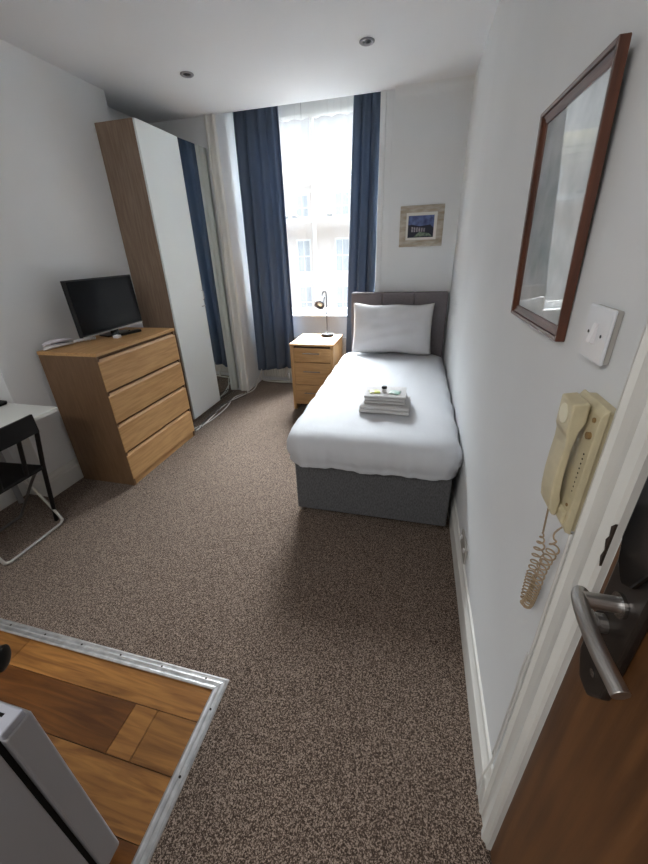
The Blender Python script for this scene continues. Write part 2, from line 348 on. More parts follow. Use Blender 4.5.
# sheer
def sheer(u, v):
    x = -2.08+u*1.36; z = .846+v*(2.855-.846)
    g = math.exp(-((u-.44)/.15)**2); k = .35+.65*v
    f = .012*math.sin(u*62+.6*math.sin(v*2))+.008*math.sin(u*101+1.3)*(0.4+v)+.014*g*k*math.sin(u*130)
    # the cloth doubles back on itself in the gathers
    sw = .014*math.sin(u*124+1)*(.4+.6*v)+.026*g*k*math.sin(u*130+1.6)
    return Vector((x+sw+.008*math.sin(v*3)*math.sin(u*40), 4.035+f*(.6+.5*v), z))
sh = MB().grid(sheer, 260, 14).build('sheer_curtain', sheer_m, smooth=True)
tag(sh, 'thin white see-through net curtain hanging across the window', 'net curtain')

# blue curtains
def curtain(name, xt0, xt1, xb0, xb1, zb0, zb1, y0, waves, label, ph=0):
    root = thing(name, ((xt0+xt1)/2, y0, min(zb0, zb1)), label, 'curtain')
    def fn(u, v, zlo=None, off=0):
        t = 1-v; e = t**.8 if xb1 < -1 else t**.9
        x = (xt0+(xt1-xt0)*u)*(1-e)+(xb0+(xb1-xb0)*u)*e
        zb = zb0+(zb1-zb0)*u; z = zb+(2.86-zb)*v
        a = .022+.018*t
        w_ = math.sin(u*2*PI*waves+ph+.8*math.sin(u*5))+.4*math.sin(u*2*PI*waves*1.7+ph*2+1.2*t)
        pinch = .012*math.sin(u*2*PI*waves*3)*max(0, (v-.93)/.07)
        return Vector((x+.012*math.cos(u*2*PI*waves+ph)*(.5+t), y0+a*w_*.8+pinch+off, z))
    MB().grid(fn, 150, 40).build('curtain_panel', curtain_m, root, solid=.003, smooth=True)
    MB().grid(lambda u, v: fn(u, .975+.02*v)+Vector((0, .006, 0)), 120, 2).build('heading_tape', blind_m, root, solid=.002)
    return root
curtain('curtain', -2.115, -1.655, -2.165, -1.63, .19, .26, 3.93, 4.5, 'long blue curtain at the left side of the window, wardrobe side', .4)
curtain('curtain', -.957, -.725, -1.05, -.745, .25, .25, 3.93, 3, 'narrow blue curtain at the right of the window behind the headboard', 1.2)
# curtain track
tag(MB().box(-2.17, -.71, 3.985, 4.0, 2.855, 2.88).build('curtain_track', white_pl), 'white curtain track fixed along the top of the window recess', 'curtain track')

# radiator
rd = thing('radiator', (-1.4, 4.08, .1), 'white ribbed panel radiator under the window behind the curtains', 'radiator')
def radp(u, v): return Vector((-2.12+1.3*u, 4.045+.012*(1 if (int(u*78) % 2) else 0), .08+.5*v))
MB().grid(radp, 156, 1).build('panel', rad_m, rd, solid=.004)
MB().box(-2.12, -.82, 4.062, 4.10, .07, .59).build('body', rad_m, rd, bevel=.004)
MB().tube(bez([(-2.15, 4.06, .2), (-2.16, 4.05, .08), (-2.12, 4.02, .035), (-1.9, 4.0, .03), (-1.74, 4.0, .035), (-1.68, 3.98, .02), (-1.62, 3.95, .01)]), .009, 10).tube([(-1.78, 4.01, .03), (-1.78, 4.03, .14)], .012, 10).build('pipe', rad_m, rd, smooth=True)

# ------------------------------------------------------------------ wardrobe
wd = thing('wardrobe', (-2.52, 3.25, 0), 'tall wardrobe with oak effect side, one white door and one mirror door', 'wardrobe')
MB().box(XB+.002, -2.37, 2.79, 2.808, .0, 2.42).box(-2.905, -2.37, 3.69, 3.708, 0, 2.42).box(XB+.004, -2.371, 2.808, 3.69, 2.402, 2.42).box(XB+.004, -2.38, 2.808, 3.69, .03, .06).box(-2.63, -2.39, 2.808, 3.69, 0, .03).box(XB+.004, XB+.012, 2.98, 3.69, .06, 2.40).build('carcass', wardrobe_side, wd, bevel=.001)
d1 = MB().box(-2.368, -2.350, 2.79, 3.302, .035, 2.42).build('white_door', white_door, wd, bevel=.002); d1['label'] = 'plain white foil door'
d2 = MB().prism([(-2.368, 3.306), (-2.352, 3.306), (-2.317, 3.700), (-2.333, 3.703)], 'z', .035, 2.42).build('mirror_door', white_pl, wd)
MB().prism([(-2.3518, 3.307), (-2.3503, 3.307), (-2.3153, 3.699), (-2.3168, 3.699)], 'z', .037, 2.418).build('mirror_glass', mirror_m, d2)
h = MB().tube(bez([(-2.351, 3.29, 1.20), (-2.335, 3.29, 1.19), (-2.333, 3.29, 1.15), (-2.337, 3.29, 1.12), (-2.351, 3.29, 1.11)]), .004, 8).build('door_handle', chrome, d1, smooth=True)
MB().tube([(-2.351, 3.25, 1.055), (-2.34, 3.25, 1.055), (-2.34, 3.30, 1.058)], .004, 8).build('door_catch', steel, d1)

# ------------------------------------------------------------------ chest of drawers
X0, X1, Y0, Y1, Z1 = -2.66, -2.197, 1.745, 2.545, .984
ch = thing('chest_of_drawers', (-2.43, 2.145, 0), 'oak effect chest with four wide handleless drawers against the left wall', 'chest of drawers')
MB().box(X0, X1+.002, Y0, Y1, Z1-.022, Z1).build('top', oak['y'], ch, bevel=.0015)
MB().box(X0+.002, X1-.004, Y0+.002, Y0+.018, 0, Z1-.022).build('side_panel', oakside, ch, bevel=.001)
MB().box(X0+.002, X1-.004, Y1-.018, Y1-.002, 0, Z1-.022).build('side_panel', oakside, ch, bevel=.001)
MB().box(X0+.004, X0+.010, Y0+.018, Y1-.018, .02, Z1-.022).box(X0+.01, X1-.055, Y0+.018, Y1-.018, .05, .07).build('back_panel', gap_m, ch)
MB().box(X1-.05, X1-.021, Y0+.019, Y1-.019, .05, Z1-.023).build('drawer_rail', mat('groove_oak', (104, 74, 46), .7), ch)
MB().box(X1-.03, X1-.012, Y0+.018, Y1-.018, .0, .05).build('plinth', oak['y'], ch)
zz = [(.055, .258), (.277, .484), (.503, .710), (.729, .940)]
for z0, z1 in zz:
    dd = MB().prism([(X1-.02, z0), (X1, z0), (X1, z1-.018), (X1-.012, z1), (X1-.02, z1)], 'y', Y0+.004, Y1-.004).build('drawer', oak['y'], ch, bevel=.0012)

# ------------------------------------------------------------------ television
tv = thing('television', (-2.52, 2.28, .984), 'small black flat screen television on the oak chest', 'television')
def tvp(x, y, z):                                 # local: x depth, y along
    a = math.radians(-4); cx_, cy_ = -2.50, 2.27
    return Matrix.Translation((cx_, cy_, 0)) @ Matrix.Rotation(a, 4, 'Z') @ Matrix.Rotation(math.radians(-3), 4, 'Y')
T = tvp(0, 0, 0)
def tbox(b, x0, x1, y0, y1, z0, z1): return b.box(x0, x1, y0, y1, z0, z1, Matrix.Translation((-2.50, 2.272, 1.025)) @ Matrix.Rotation(math.radians(3), 4, 'Z') @ Matrix.Rotation(math.radians(-2), 4, 'Y'))
tbox(MB(), -.03, 0, -.318, .318, 0, .368).build('casing', black_pl, tv, bevel=.003)
tbox(MB(), .0005, .0015, -.308, .308, .016, .358).build('screen', screen_m, tv)
tbox(MB(), .0002, .003, -.318, .318, -.001, .006).build('silver_strip', steel, tv)
tbox(MB(), -.055, -.03, -.16, .16, .04, .25).build('rear_housing', black_pl, tv, bevel=.008)
tbox(MB(), -.028, -.008, -.03, .03, -.03, .02).build('stand_neck', black_gloss, tv)
MB().prism([(-2.6, 2.20), (-2.49, 2.17), (-2.465, 2.21), (-2.465, 2.35), (-2.49, 2.40), (-2.6, 2.37)], 'z', .9845, .996).build('stand_base', black_gloss, tv, bevel=.004)
rm = thing('remote_control', (-2.41, 2.3, .985), 'long black remote control in front of the television', 'remote control')
RM = Matrix.Translation((-2.415, 2.31, 1.0065)) @ Matrix.Rotation(math.radians(-14), 4, 'Z')
for v in (1,):
    MB().box(-.024, .024, -.085, .085, -.009, .010, RM).build('remote_body', black_pl, rm, bevel=.006)
    bg_ = mat('button_grey', (60, 60, 64), .5)
    for i in range(3):
        for j in range(6): MB().box(-.014+.011*i, -.007+.011*i, -.06+.019*j, -.05+.019*j, .0088, .0105, RM).build('button', bg_, rm)
rm.location.z = .985-.0124
tag(MB().box(-2.425, -2.385, 2.145, 2.185, .9845, 1.004).build('cable_adapter', white_pl, bevel=.003), 'small white plug block on the chest beneath the television', 'adapter')
# telephone handset on chest
ph = thing('telephone', (-2.60, 1.87, .985), 'white telephone lying at the near corner of the oak chest', 'telephone')
def tele(u, v, dz, sc, th):
    a = 2*PI*v; s_ = math.sin(PI*min(1, max(0, u)))**.5
    w_ = (.034-.014*u)*s_*sc; hh = th*s_*(1-.45*u)
    return Vector((-2.622+.02*u+w_*math.cos(a), 1.765+.22*u, .985+dz+hh*(1+math.sin(a))))
MB().grid(lambda u, v: tele(.01+.98*u, v, .0, 1.2, .017), 20, 20).build('base', white_pl, ph, smooth=True)
MB().grid(lambda u, v: tele(.03+.94*u, v, .026, 1.0, .019), 20, 20).build('handset', mat('handset_white', (224, 220, 228), .3), ph, smooth=True)
MB().tube([(-2.588, 1.80, 1.019), (-2.580, 1.86, 1.017), (-2.584, 1.93, 1.006)], [.002, .004, .002], 8).build('grip_groove', mat('slot_grey', (90, 88, 100), .5), ph)
MB().tube(bez([(-2.60, 1.975, .997), (-2.585, 2.0, .998), (-2.57, 2.02, 1.0), (-2.555, 2.05, .998), (-2.545, 2.08, .998), (-2.535, 2.10, .997)]), [.007+.004*abs(math.sin(i*.35)) for i in range(61)], 10).build('cord_coil', white_pl, ph, smooth=True)

# ------------------------------------------------------------------ desk, tray, chair
dk = thing('desk', (-2.6, 1.1, 0), 'plain white desk in the left alcove beside the chimney breast', 'desk')
MB().box(XA+.002, -2.285, .45, 1.47, .716, .74).build('desk_top', mat('desk_white', (226, 228, 224), .4), dk, bevel=.002)
for x, y_ in ((-2.86, 1.42), (-2.86, .5), (-2.36, .5)): MB().tube([(x, y_, 0), (x, y_, .716)], .018, 12).build('leg', mat('leg_grey', (150, 150, 150), .4, .5), dk)
tag(MB().prism([(-2.915, 1.1), (-2.66, 1.1), (-2.64, 1.13), (-2.64, 1.45), (-2.66, 1.468), (-2.915, 1.468)], 'z', .741, .757).build('tray', black_mat, bevel=.004), 'flat black item at the back of the white desk, left picture edge', 'tray')
cu = thing('folding_chair', (-2.45, 1.13, 0), 'black folding chair with silver tube legs pulled up to the white desk', 'chair')
MB().grid(lambda u, v: Vector((-2.262+.012*math.sin(PI*u)-.004*v, .95+.355*u, .665+.105*v)), 14, 4).build('backrest', black_pl, cu, solid=.016, bevel=.003, smooth=False)
MB().prism([(-2.315, .965), (-2.315, 1.285), (-2.34, 1.3), (-2.66, 1.275), (-2.68, 1.25), (-2.68, 1.0), (-2.66, .975)], 'z', .425, .445).build('seat', black_mat, cu, bevel=.005)
for y_ in (.968, 1.06, 1.2, 1.30):
    if y_ in (1.06, 1.2): MB().tube([(-2.272, y_, .67), (-2.325, y_, .44)], .011, 10).build('back_slat', black_pl, cu)
    else: MB().tube([(-2.268, y_, .68), (-2.33, y_*1.0, .44), (-2.445, y_+(.02 if y_ > 1.1 else -.02), .0)], .012, 10).build('rear_leg', black_pl, cu)
MB().tube(bez([(-2.60, 1.30, .41), (-2.545, 1.305, .32), (-2.395, 1.312, .06), (-2.378, 1.30, .016), (-2.376, 1.26, .009), (-2.376, 1.13, .009), (-2.376, 1.01, .009), (-2.378, .965, .016), (-2.395, .95, .06), (-2.545, .955, .32), (-2.60, .96, .41)], 8), .0085, 12).build('leg_tube', mat('silver_tube', (196, 194, 188), .35, .6), cu, smooth=True)
MB().tube(bez([(-2.36, 1.285, .42), (-2.45, 1.29, .33), (-2.67, 1.3, .06), (-2.695, 1.29, .018), (-2.70, 1.25, .01), (-2.70, 1.13, .01), (-2.70, 1.0, .01), (-2.695, .965, .018), (-2.67, .955, .06), (-2.45, .97, .33), (-2.36, .975, .42)], 8), .0085, 12).build('leg_tube', mat('grey_tube', (110, 106, 104), .4, .6), cu, smooth=True)

# ------------------------------------------------------------------ bed
BX0, BX1, BY0, BY1 = -.945, -.045, 1.722, 3.60
bd = thing('divan_bed', (-.49, 2.65, 0), 'single divan bed with grey fabric base and white sheeted mattress', 'bed')
MB().box(BX0, BX1, BY0, BY1, .03, .385).build('divan_base', greyf, bd, bevel=.012, seg=3)
MB().box(BX0, BX1, 3.60, 3.615, .35, .36).build('base_seam', greyf, bd)
for x in (BX0+.03, BX1-.03):
    for y_ in (BY0+.03, BY1-.05):
        MB().lathe([(.016, 0), (.022, .006), (.022, .028), (.012, .036)], 16, Matrix.Translation((x, y_, 0))).build('glide_foot', chrome, bd)
def mattress():
    b = MB(); nx, ny = 60, 110; x0, x1, y0, y1, z0, z1 = -1.002, -.006, 1.655, 3.60, .375, .575
    b_ = b.bm; R = .10
    def prof(s):                                   # s in 0..1 from centre to bottom hem: returns (inset factor, z)
        return s
    N, Mr = 150, 26; rings = []
    def rr(t, inset, z, wob):                      # superellipse-ish rounded rect point
        hx, hy = (x1-x0)/2-inset, (y1-y0)/2-inset; rc = max(.02, .13-inset*.3)
        per = [2*(hx-rc), 2*(hy-rc)]; arc = PI*rc/2; tot = 2*sum(per)+4*arc; d = t*tot
        segs = [('l', per[1], (hx, -hy+rc), (0, 1)), ('a', arc, (hx-rc, hy-rc), 0), ('l', per[0], (hx-rc, hy), (-1, 0)), ('a', arc, (-hx+rc, hy-rc), PI/2), ('l', per[1], (-hx, hy-rc), (0, -1)), ('a', arc, (-hx+rc, -hy+rc), PI), ('l', per[0], (-hx+rc, -hy), (1, 0)), ('a', arc, (hx-rc, -hy+rc), 3*PI/2)]
        for k, L, p, q in segs:
            if d <= L or (k == 'a' and q == 3*PI/2):
                if k == 'l': px, py = p[0]+q[0]*d, p[1]+q[1]*d; n_ = (q[1], -q[0])
                else:
                    a = q+d/rc; px, py = p[0]+rc*math.cos(a), p[1]+rc*math.sin(a); n_ = (math.cos(a), math.sin(a))
                break
            d -= L
        return Vector(((x0+x1)/2+px+n_[0]*wob, (y0+y1)/2+py+n_[1]*wob, z))
    sec = [(.10, z0-.006), (.03, z0-.004), (.012, z0+.008), (.018, z0+.022), (.006, z0+.05), (0, z0+.08), (.002, z0+.115), (.012, z0+.15), (.030, z0+.178), (.06, z0+.196), (.10, z0+.203)]
    for j, (ins, z) in enumerate(sec):
        ring = []
        for i in range(N*2):
            t = i/(N*2); side = max(0, 1-(z-z0)/.2)
            wob = .004*math.sin(t*2*PI*47+j*.35)*side+.005*math.sin(t*2*PI*19+1+j*.2)+.003*math.sin(t*2*PI*83+.5*j)*side
            p = rr(t, ins, z+.004*math.sin(t*2*PI*13)*side, wob if ins < .09 else 0); ring.append(b_.verts.new(p))
        rings.append(ring)
    n = N*2
    for A, B in zip(rings, rings[1:]):
        for k in range(n): b_.faces.new((A[k], A[(k+1) % n], B[(k+1) % n], B[k]))
    b_.faces.new(rings[0][::-1])
    # top surface: shrink rings inwards
    prev = rings[-1]; cx_, cy_ = (x0+x1)/2, (y0+y1)/2
    base = [v.co.copy() for v in prev]
    for s_ in (.93, .84, .72, .58, .42, .26, .1):
        ring = []
        for k, p in enumerate(base):
            x = cx_+(p.x-cx_)*s_; y_ = cy_+(p.y-cy_)*s_
            z = z1+.006*(1-s_)
            # drag creases running from the pillow end toward the middle
            cre = math.exp(-((y_-3.0)/.35)**2)
            z += cre*.0075*math.sin(x*52+(y_-3.4)*9+1.5*math.sin(y_*4))*max(0, math.sin(x*7+4))**.5 if math.sin(x*7+4) > 0 else 0
            z += .003*math.sin(x*26+y_*3)*math.exp(-((y_-1.9)/.3)**2)+.0025*math.sin(x*11+y_*9)+.0015*math.sin(x*30-y_*22)
            ring.append(b_.verts.new((x, y_, z)))
        for k in range(n): b_.faces.new((prev[k], prev[(k+1) % n], ring[(k+1) % n], ring[k]))
        prev = ring
    b_.faces.new(prev)
    return b
mt_ = mattress().build('mattress', sheet, bd, smooth=True)
hbm = []
for k in range(3):
    xa = -.925+.302*k
    MB().box(xa+.001, xa+.301, 3.617, 3.70, .35, 1.13).build('headboard_panel', headf, bd, bevel=.014, seg=4)
MB().box(-.923, -.021, 3.64, 3.705, .05, 1.125).build('headboard_frame', headf, bd)
# pillow
def pil():
    b = MB(); nu, nv = 44, 30
    W, Hh, Tt = .375, .235, .075
    tilt = math.radians(14)
    MT = Matrix.Translation((-.512, 3.475, .815)) @ Matrix.Rotation(-tilt, 4, 'X')
    sheets = []
    for sgn in (-1, 1):
        g = []
        for i in range(nu+1):
            r_ = []
            for j in range(nv+1):
                u, v = 2*i/nu-1, 2*j/nv-1
                e = ((1-abs(u)**2.6)*(1-abs(v)**2.4)); t = Tt*max(0, e)**.5
                pinx = 1-.035*(1-abs(u)**3)*0; x = W*u*(1-.04*(1-v*v)); z = Hh*v*(1-.07*(1-u*u))
                t += .005*math.sin(u*9+v*4)*e + .004*math.sin(v*14-u*5)*e + .006*e*math.sin(u*22)*max(0, v)
                z += .006*math.sin(u*6+1)*abs(v)
                if (i in (0, nu) or j in (0, nv)):
                    if sgn == 1: r_.append(sheets[0][i][j]); continue
                    t = 0
                r_.append(b.bm.verts.new(MT @ Vector((x, sgn*t, z))))
            g.append(r_)
        sheets.append(g)
        for i in range(nu):
            for j in range(nv): b.bm.faces.new((g[i][j], g[i+1][j], g[i+1][j+1], g[i][j+1]))
    return b
pw = tag(pil().build('pillow', pillow_m, smooth=True), 'large white pillow propped upright against the grey headboard', 'pillow')
# towels and toiletries
def towel(x0, x1, y0, y1, z0, z1, n, label, rz):
    t = thing('towel', ((x0+x1)/2, (y0+y1)/2, z0), label, 'towel')
    b = MB(); hgt = (z1-z0)/n; cx_, cy_ = (x0+x1)/2, (y0+y1)/2
    for k in range(n):
        za = z0+k*hgt; MT = Matrix.Translation((cx_, cy_, 0)) @ Matrix.Rotation(math.radians(rz+k*.6), 4, 'Z')
        hx, hy = (x1-x0)/2-.003*(k % 2), (y1-y0)/2-.004*(k % 2)
        pr = [(-hy+.0, za+.3*hgt), (-hy-.002, za+.5*hgt), (-hy, za+.8*hgt), (-hy+.008, za+hgt-.0005), (hy-.006, za+hgt-.0005), (hy, za+.7*hgt), (hy, za+.3*hgt), (hy-.008, za+.0005), (-hy+.008, za+.0005)]
        A = []; B = []
        for yy, z_ in pr: A.append(b.bm.verts.new(MT @ Vector((-hx, yy, z_)))); B.append(b.bm.verts.new(MT @ Vector((hx, yy, z_))))
        m_ = len(pr); b.bm.faces.new(A); b.bm.faces.new(B[::-1])
        for i in range(m_): b.bm.faces.new((A[i], B[i], B[(i+1) % m_], A[(i+1) % m_]))
    b.build('folded_cloth', towel_m, t, bevel=.004, seg=2)
    return t
towel(-.602, -.295, 2.02, 2.25, .584, .634, 2, 'larger folded white towel lying flat on the bed sheet', -2)
towel(-.578, -.325, 2.06, 2.25, .635, .690, 3, 'smaller folded white towel on top of the larger towel', -1)
def sachet(cx_, cy_, rz, m, nm, label, sx_=.035, sy_=.026):
    MT = Matrix.Translation((cx_, cy_, .694)) @ Matrix.Rotation(math.radians(rz), 4, 'Z')
    b = MB()
    def fn(s_): return lambda u, v: MT @ Vector(((u*2-1)*sx_, (v*2-1)*sy_, s_*.007*(max(0, (1-(2*u-1)**4)*(1-(2*v-1)**4)))**.5))
    b.grid(fn(1), 12, 10); b.grid(fn(-1), 12, 10); bmesh.ops.remove_doubles(b.bm, verts=b.bm.verts, dist=.0003)
    tag(b.build(nm, m, smooth=True), label, 'toiletry sachet')
sachet(-.52, 2.12, 15, mat('sachet_lime', (214, 222, 92), .35, rgb2=(232, 232, 210), nscale=40), 'sachet', 'lime green and white sachet on the towel stack')
sachet(-.395, 2.125, -12, mat('sachet_mint', (150, 196, 182), .35, rgb2=(216, 224, 220), nscale=40), 'sachet', 'pale mint green sachet on the towel stack', .034, .03)
sb = thing('toiletry_bottle', (-.46, 2.13, .691), 'tiny bottle with black cap between the two sachets', 'bottle')
MB().lathe([(.013, .691), (.015, .694), (.015, .712), (.008, .717)], 16, Matrix.Translation((-.46, 2.13, 0))).build('bottle_body', white_pl, sb)
MB().lathe([(.0165, .717), (.0165, .727), (.015, .729)], 16, Matrix.Translation((-.46, 2.13, 0))).build('bottle_cap', black_pl, sb)

# ------------------------------------------------------------------ nightstand and lamp
NX0, NX1, NY0, NY1, NZ = -1.480, -1.035, 3.275, 3.745, .697
ns = thing('nightstand', (-1.26, 3.51, 0), 'light oak bedside cabinet with three drawers between curtain and bed', 'bedside cabinet')
MB().box(NX0, NX1, NY0, NY1, NZ-.022, NZ).build('top', oak['x'], ns, bevel=.003)
for x0, x1 in ((NX0+.004, NX0+.036), (NX1-.036, NX1-.004)): MB().box(x0, x1, NY0+.006, NY1-.004, 0, NZ-.022).build('side_panel', oak['z'], ns, bevel=.002)
MB().box(NX0+.036, NX1-.036, NY0+.03, NY0+.04, .06, NZ-.022).box(NX0+.036, NX1-.036, NY1-.012, NY1-.004, .06, NZ-.022).box(NX0+.036, NX1-.036, NY0+.04, NY1-.012, .06, .07).build('carcass', gap_m, ns)
for z0, z1 in ((.063, .275), (.281, .510), (.516, .655)):
    f = MB().box(NX0+.038, NX1-.038, NY0+.008, NY0+.028, z0, z1).build('drawer', oak['x'], ns, bevel=.002)
    zc = z0+(z1-z0)*(.62 if z0 < .5 else .66); b = MB().tube([(-1.345, NY0-.014, zc), (-1.175, NY0-.014, zc)], .0045, 10)
    for x in (-1.33, -1.19): b.tube([(x, NY0+.008, zc), (x, NY0-.014, zc)], .0035, 8)
    b.build('handle', chrome, f)
LX, LY = -1.185, 3.66
lm_ = thing('table_lamp', (LX, LY, NZ), 'small chrome reading lamp with bell head on the bedside cabinet', 'lamp')
MB().lathe([(.066, NZ+.0005), (.068, NZ+.006), (.066, NZ+.024), (.05, NZ+.028)], 32, Matrix.Translation((LX, LY, 0))).build('base', black_mat, lm_)
MB().lathe([(.058, NZ+.0275), (.055, NZ+.031), (.012, NZ+.034), (.008, NZ+.048)], 32, Matrix.Translation((LX, LY, 0))).build('base_plate', chrome, lm_)
MB().tube(bez([(LX, LY, NZ+.02), (LX, LY, 1.0), (LX, LY, 1.09), (LX-.003, LY-.004, 1.13), (LX-.014, LY-.014, 1.148), (LX-.026, LY-.028, 1.135), (LX-.033, LY-.040, 1.10), (LX-.036, LY-.045, 1.07)]), .0058, 12).build('pole', mat('lamp_pole_metal', (112, 112, 116), .4, .6), lm_, smooth=True)
hd = Matrix.Translation((LX-.036, LY-.045, 1.068)) @ Matrix.Rotation(math.radians(-20), 4, 'Y') @ Matrix.Rotation(math.radians(-38), 4, 'X')
head = MB().lathe([(.014, .05), (.020, .045), (.025, .0), (.032, -.02), (.046, -.055), (.052, -.08), (.050, -.08), (.042, -.05), (.02, -.02), (.015, -.015)][::-1], 28, Matrix.Translation((LX-.036, LY-.045, 1.068)) @ Matrix.Rotation(math.radians(14), 4, 'Y') @ Matrix.Rotation(math.radians(-52), 4, 'X')).build('lamp_shade', mat('satin_grey_metal', (120, 120, 124), .55, .2), lm_, smooth=True)
MB().lathe([(.012, -.03), (.026, -.055), (.026, -.066), (.012, -.07)], 20, Matrix.Translation((LX-.036, LY-.045, 1.068)) @ Matrix.Rotation(math.radians(14), 4, 'Y') @ Matrix.Rotation(math.radians(-52), 4, 'X')).build('bulb', mat('bulb_glass', (225, 225, 225), .3), lm_, smooth=True)

# ------------------------------------------------------------------ pictures
pf = thing('framed_painting', (-.31, D, 1.52), 'small blue painting of buildings in a distressed cream wooden frame', 'picture')
px0, px1, pz0, pz1 = -.497, -.122, 1.517, 1.845
def frame_pic(x0, x1, z0, z1, w_, y0, y1):
    b = MB(); yy = (y0, y1)
    b.prism([(x0, z0), (x1, z0), (x1-w_, z0+w_), (x0+w_, z0+w_)], 'y', *yy).prism([(x0, z1), (x0+w_, z1-w_), (x1-w_, z1-w_), (x1, z1)], 'y', *yy)
    b.prism([(x0, z0), (x0+w_, z0+w_), (x0+w_, z1-w_), (x0, z1)], 'y', *yy).prism([(x1, z0), (x1, z1), (x1-w_, z1-w_), (x1-w_, z0+w_)], 'y', *yy)
    return b
frame_pic(px0, px1, pz0, pz1, .03, D-.022, D-.001).build('outer_frame', distress, pf, bevel=.003)
frame_pic(px0+.03, px1-.03, pz0+.03, pz1-.03, .025, D-.017, D-.001).build('inner_frame', distress, pf, bevel=.003)
MB().box(px0+.055, px1-.055, D-.008, D-.001, pz0+.055, pz1-.055).build('mount', mount_m, pf)
ax0, ax1, az0, az1 = -.424, -.202, 1.592, 1.766
def art_mat():
    m = bpy.data.materials.new('painted_sky'); m.use_nodes = True; t = m.node_tree; b = t.nodes['Principled BSDF']; b.inputs['Roughness'].default_value = .6
    tcn = t.nodes.new('ShaderNodeTexCoord'); n = t.nodes.new('ShaderNodeTexNoise'); n.inputs['Scale'].default_value = 22; n.inputs['Detail'].default_value = 6
    t.links.new(tcn.outputs['Object'], n.inputs['Vector']); r = t.nodes.new('ShaderNodeValToRGB'); t.links.new(n.outputs['Fac'], r.inputs[0])
    e = r.color_ramp.elements; e[0].position = .3; e[0].color = (*lin((40, 46, 92)), 1); e[1].position = .7; e[1].color = (*lin((104, 122, 170)), 1)
    t.links.new(r.outputs[0], b.inputs['Base Color']); return m
art = MB().box(ax0, ax1, D-.0095, D-.008, az0, az1).build('painting', art_mat(), pf)
cm = [mat('paint_dark', (34, 36, 52), .7), mat('paint_wall', (176, 168, 170), .7, rgb2=(120, 112, 124), nscale=60), mat('paint_green', (120, 138, 116), .7, rgb2=(78, 92, 84), nscale=60)]
MB().prism([(ax0, az0), (ax1, az0), (ax1, az0+.07), (ax1-.03, az0+.1), (ax0+.1, az0+.09), (ax0+.03, az0+.105), (ax0, az0+.1)], 'y', D-.0102, D-.0095).build('painted_ground', cm[0], art)
b = MB()
for k in range(6): b.box(ax0+.03+.021*k, ax0+.044+.021*k, D-.0108, D-.0102, az0+.045, az0+.085-.002*k)
b.build('painted_houses', cm[1], art)
MB().prism([(ax0+.05, az0+.006), (ax1-.01, az0+.01), (ax1-.04, az0+.032), (ax0+.10, az0+.045)], 'y', D-.0112, D-.0102).build('painted_lawn', cm[2], art)

# large glazed picture on the right wall, leaning out slightly at the top
lp = thing('framed_print', (0, 1.03, 1.325), 'large glazed print in a dark mahogany frame on the right wall', 'picture')
def PT(y_, z, dp):                      # dp: depth off the frame's back plane
    t = (z-1.325)/.475; return Vector((-.0005-.014*t-.0085*(y_-.842)/.38-dp, y_, z))
def pbar(poly, prof_d):                 # poly of 4 (y,z); extruded from 0 to depth
    pass
LY0, LY1, LZ0, LZ1 = .842, 1.222, 1.322, 1.802
def pframe(o, i, d0, d1, di):
    # o,i: outer / inner inset; d1 depth at outer edge, di depth at inner edge
    bs = []
    O_ = [(LY0+o, LZ0+o), (LY1-o, LZ0+o), (LY1-o, LZ1-o), (LY0+o, LZ1-o)]; I_ = [(LY0+i, LZ0+i), (LY1-i, LZ0+i), (LY1-i, LZ1-i), (LY0+i, LZ1-i)]
    for k in range(4):
        b = MB(); k2 = (k+1) % 4; V = lambda p, d: b.bm.verts.new(PT(p[0], p[1], d))
        a = [V(O_[k], d0), V(O_[k2], d0), V(I_[k2], d0), V(I_[k], d0)]; c = [V(O_[k], d1), V(O_[k2], d1), V(I_[k2], di), V(I_[k], di)]
        b.bm.faces.new(a); b.bm.faces.new(c[::-1])
        for q in range(4): b.bm.faces.new((a[q], a[(q+1) % 4], c[(q+1) % 4], c[q]))
        bs.append(b)
    return bs
names_f = ('bottom_rail', 'side_rail', 'top_rail', 'side_rail')
for layer, (o_, i_, d1, di) in enumerate(((0, .009, .018, .017), (.009, .020, .013, .008), (.020, .027, .011, .008))):
    for k, b in enumerate(pframe(o_, i_, 0, d1, di)):
        if layer == 0: fr_ = b.build(names_f[k], mahog if k in (0, 2) else mahog_z, lp, bevel=.0015); hbm.append(fr_)
        else: b.build('moulding', mahog if k in (0, 2) else mahog_z, hbm[-4+k], bevel=.001)
b = MB(); V = [b.bm.verts.new(PT(p[0], p[1], .004)) for p in ((LY0+.027, LZ0+.027), (LY1-.027, LZ0+.027), (LY1-.027, LZ1-.027), (LY0+.027, LZ1-.027))]
b.bm.faces.new(V); 
prm = mat('faded_print', (212, 216, 216), .6, rgb2=(170, 180, 180), nscale=9, detail=6)
pr = b.build('print_sheet', prm, lp, solid=.001)
b = MB(); V = [b.bm.verts.new(PT(p[0], p[1], .0065)) for p in ((LY0+.026, LZ0+.026), (LY1-.026, LZ0+.026), (LY1-.026, LZ1-.026), (LY0+.026, LZ1-.026))]
b.bm.faces.new(V); b.build('glazing', glass, lp, solid=.0015)

# ------------------------------------------------------------------ light switch
ls = thing('light_switch', (0, .687, 1.33), 'white square single rocker light switch on the right wall', 'light switch')
MB().box(-.010, -.0005, .648, .728, 1.330, 1.414).build('back_box', socket_m, ls, bevel=.002)
MB().box(-.016, -.0101, .644, .731, 1.328, 1.416).build('face_plate', mat('switch_white', (222, 224, 228), .3), ls, bevel=.003)
MB().prism([(-.016, 1.355), (-.024, 1.358), (-.018, 1.389), (-.016, 1.389)], 'y', .681, .695).build('rocker', white_pl, ls, bevel=.001)
for y_ in (.665, .711): MB().tube([(-.0162, y_, 1.372), (-.0168, y_, 1.372)], .0028, 10).build('screw', black_pl, ls)

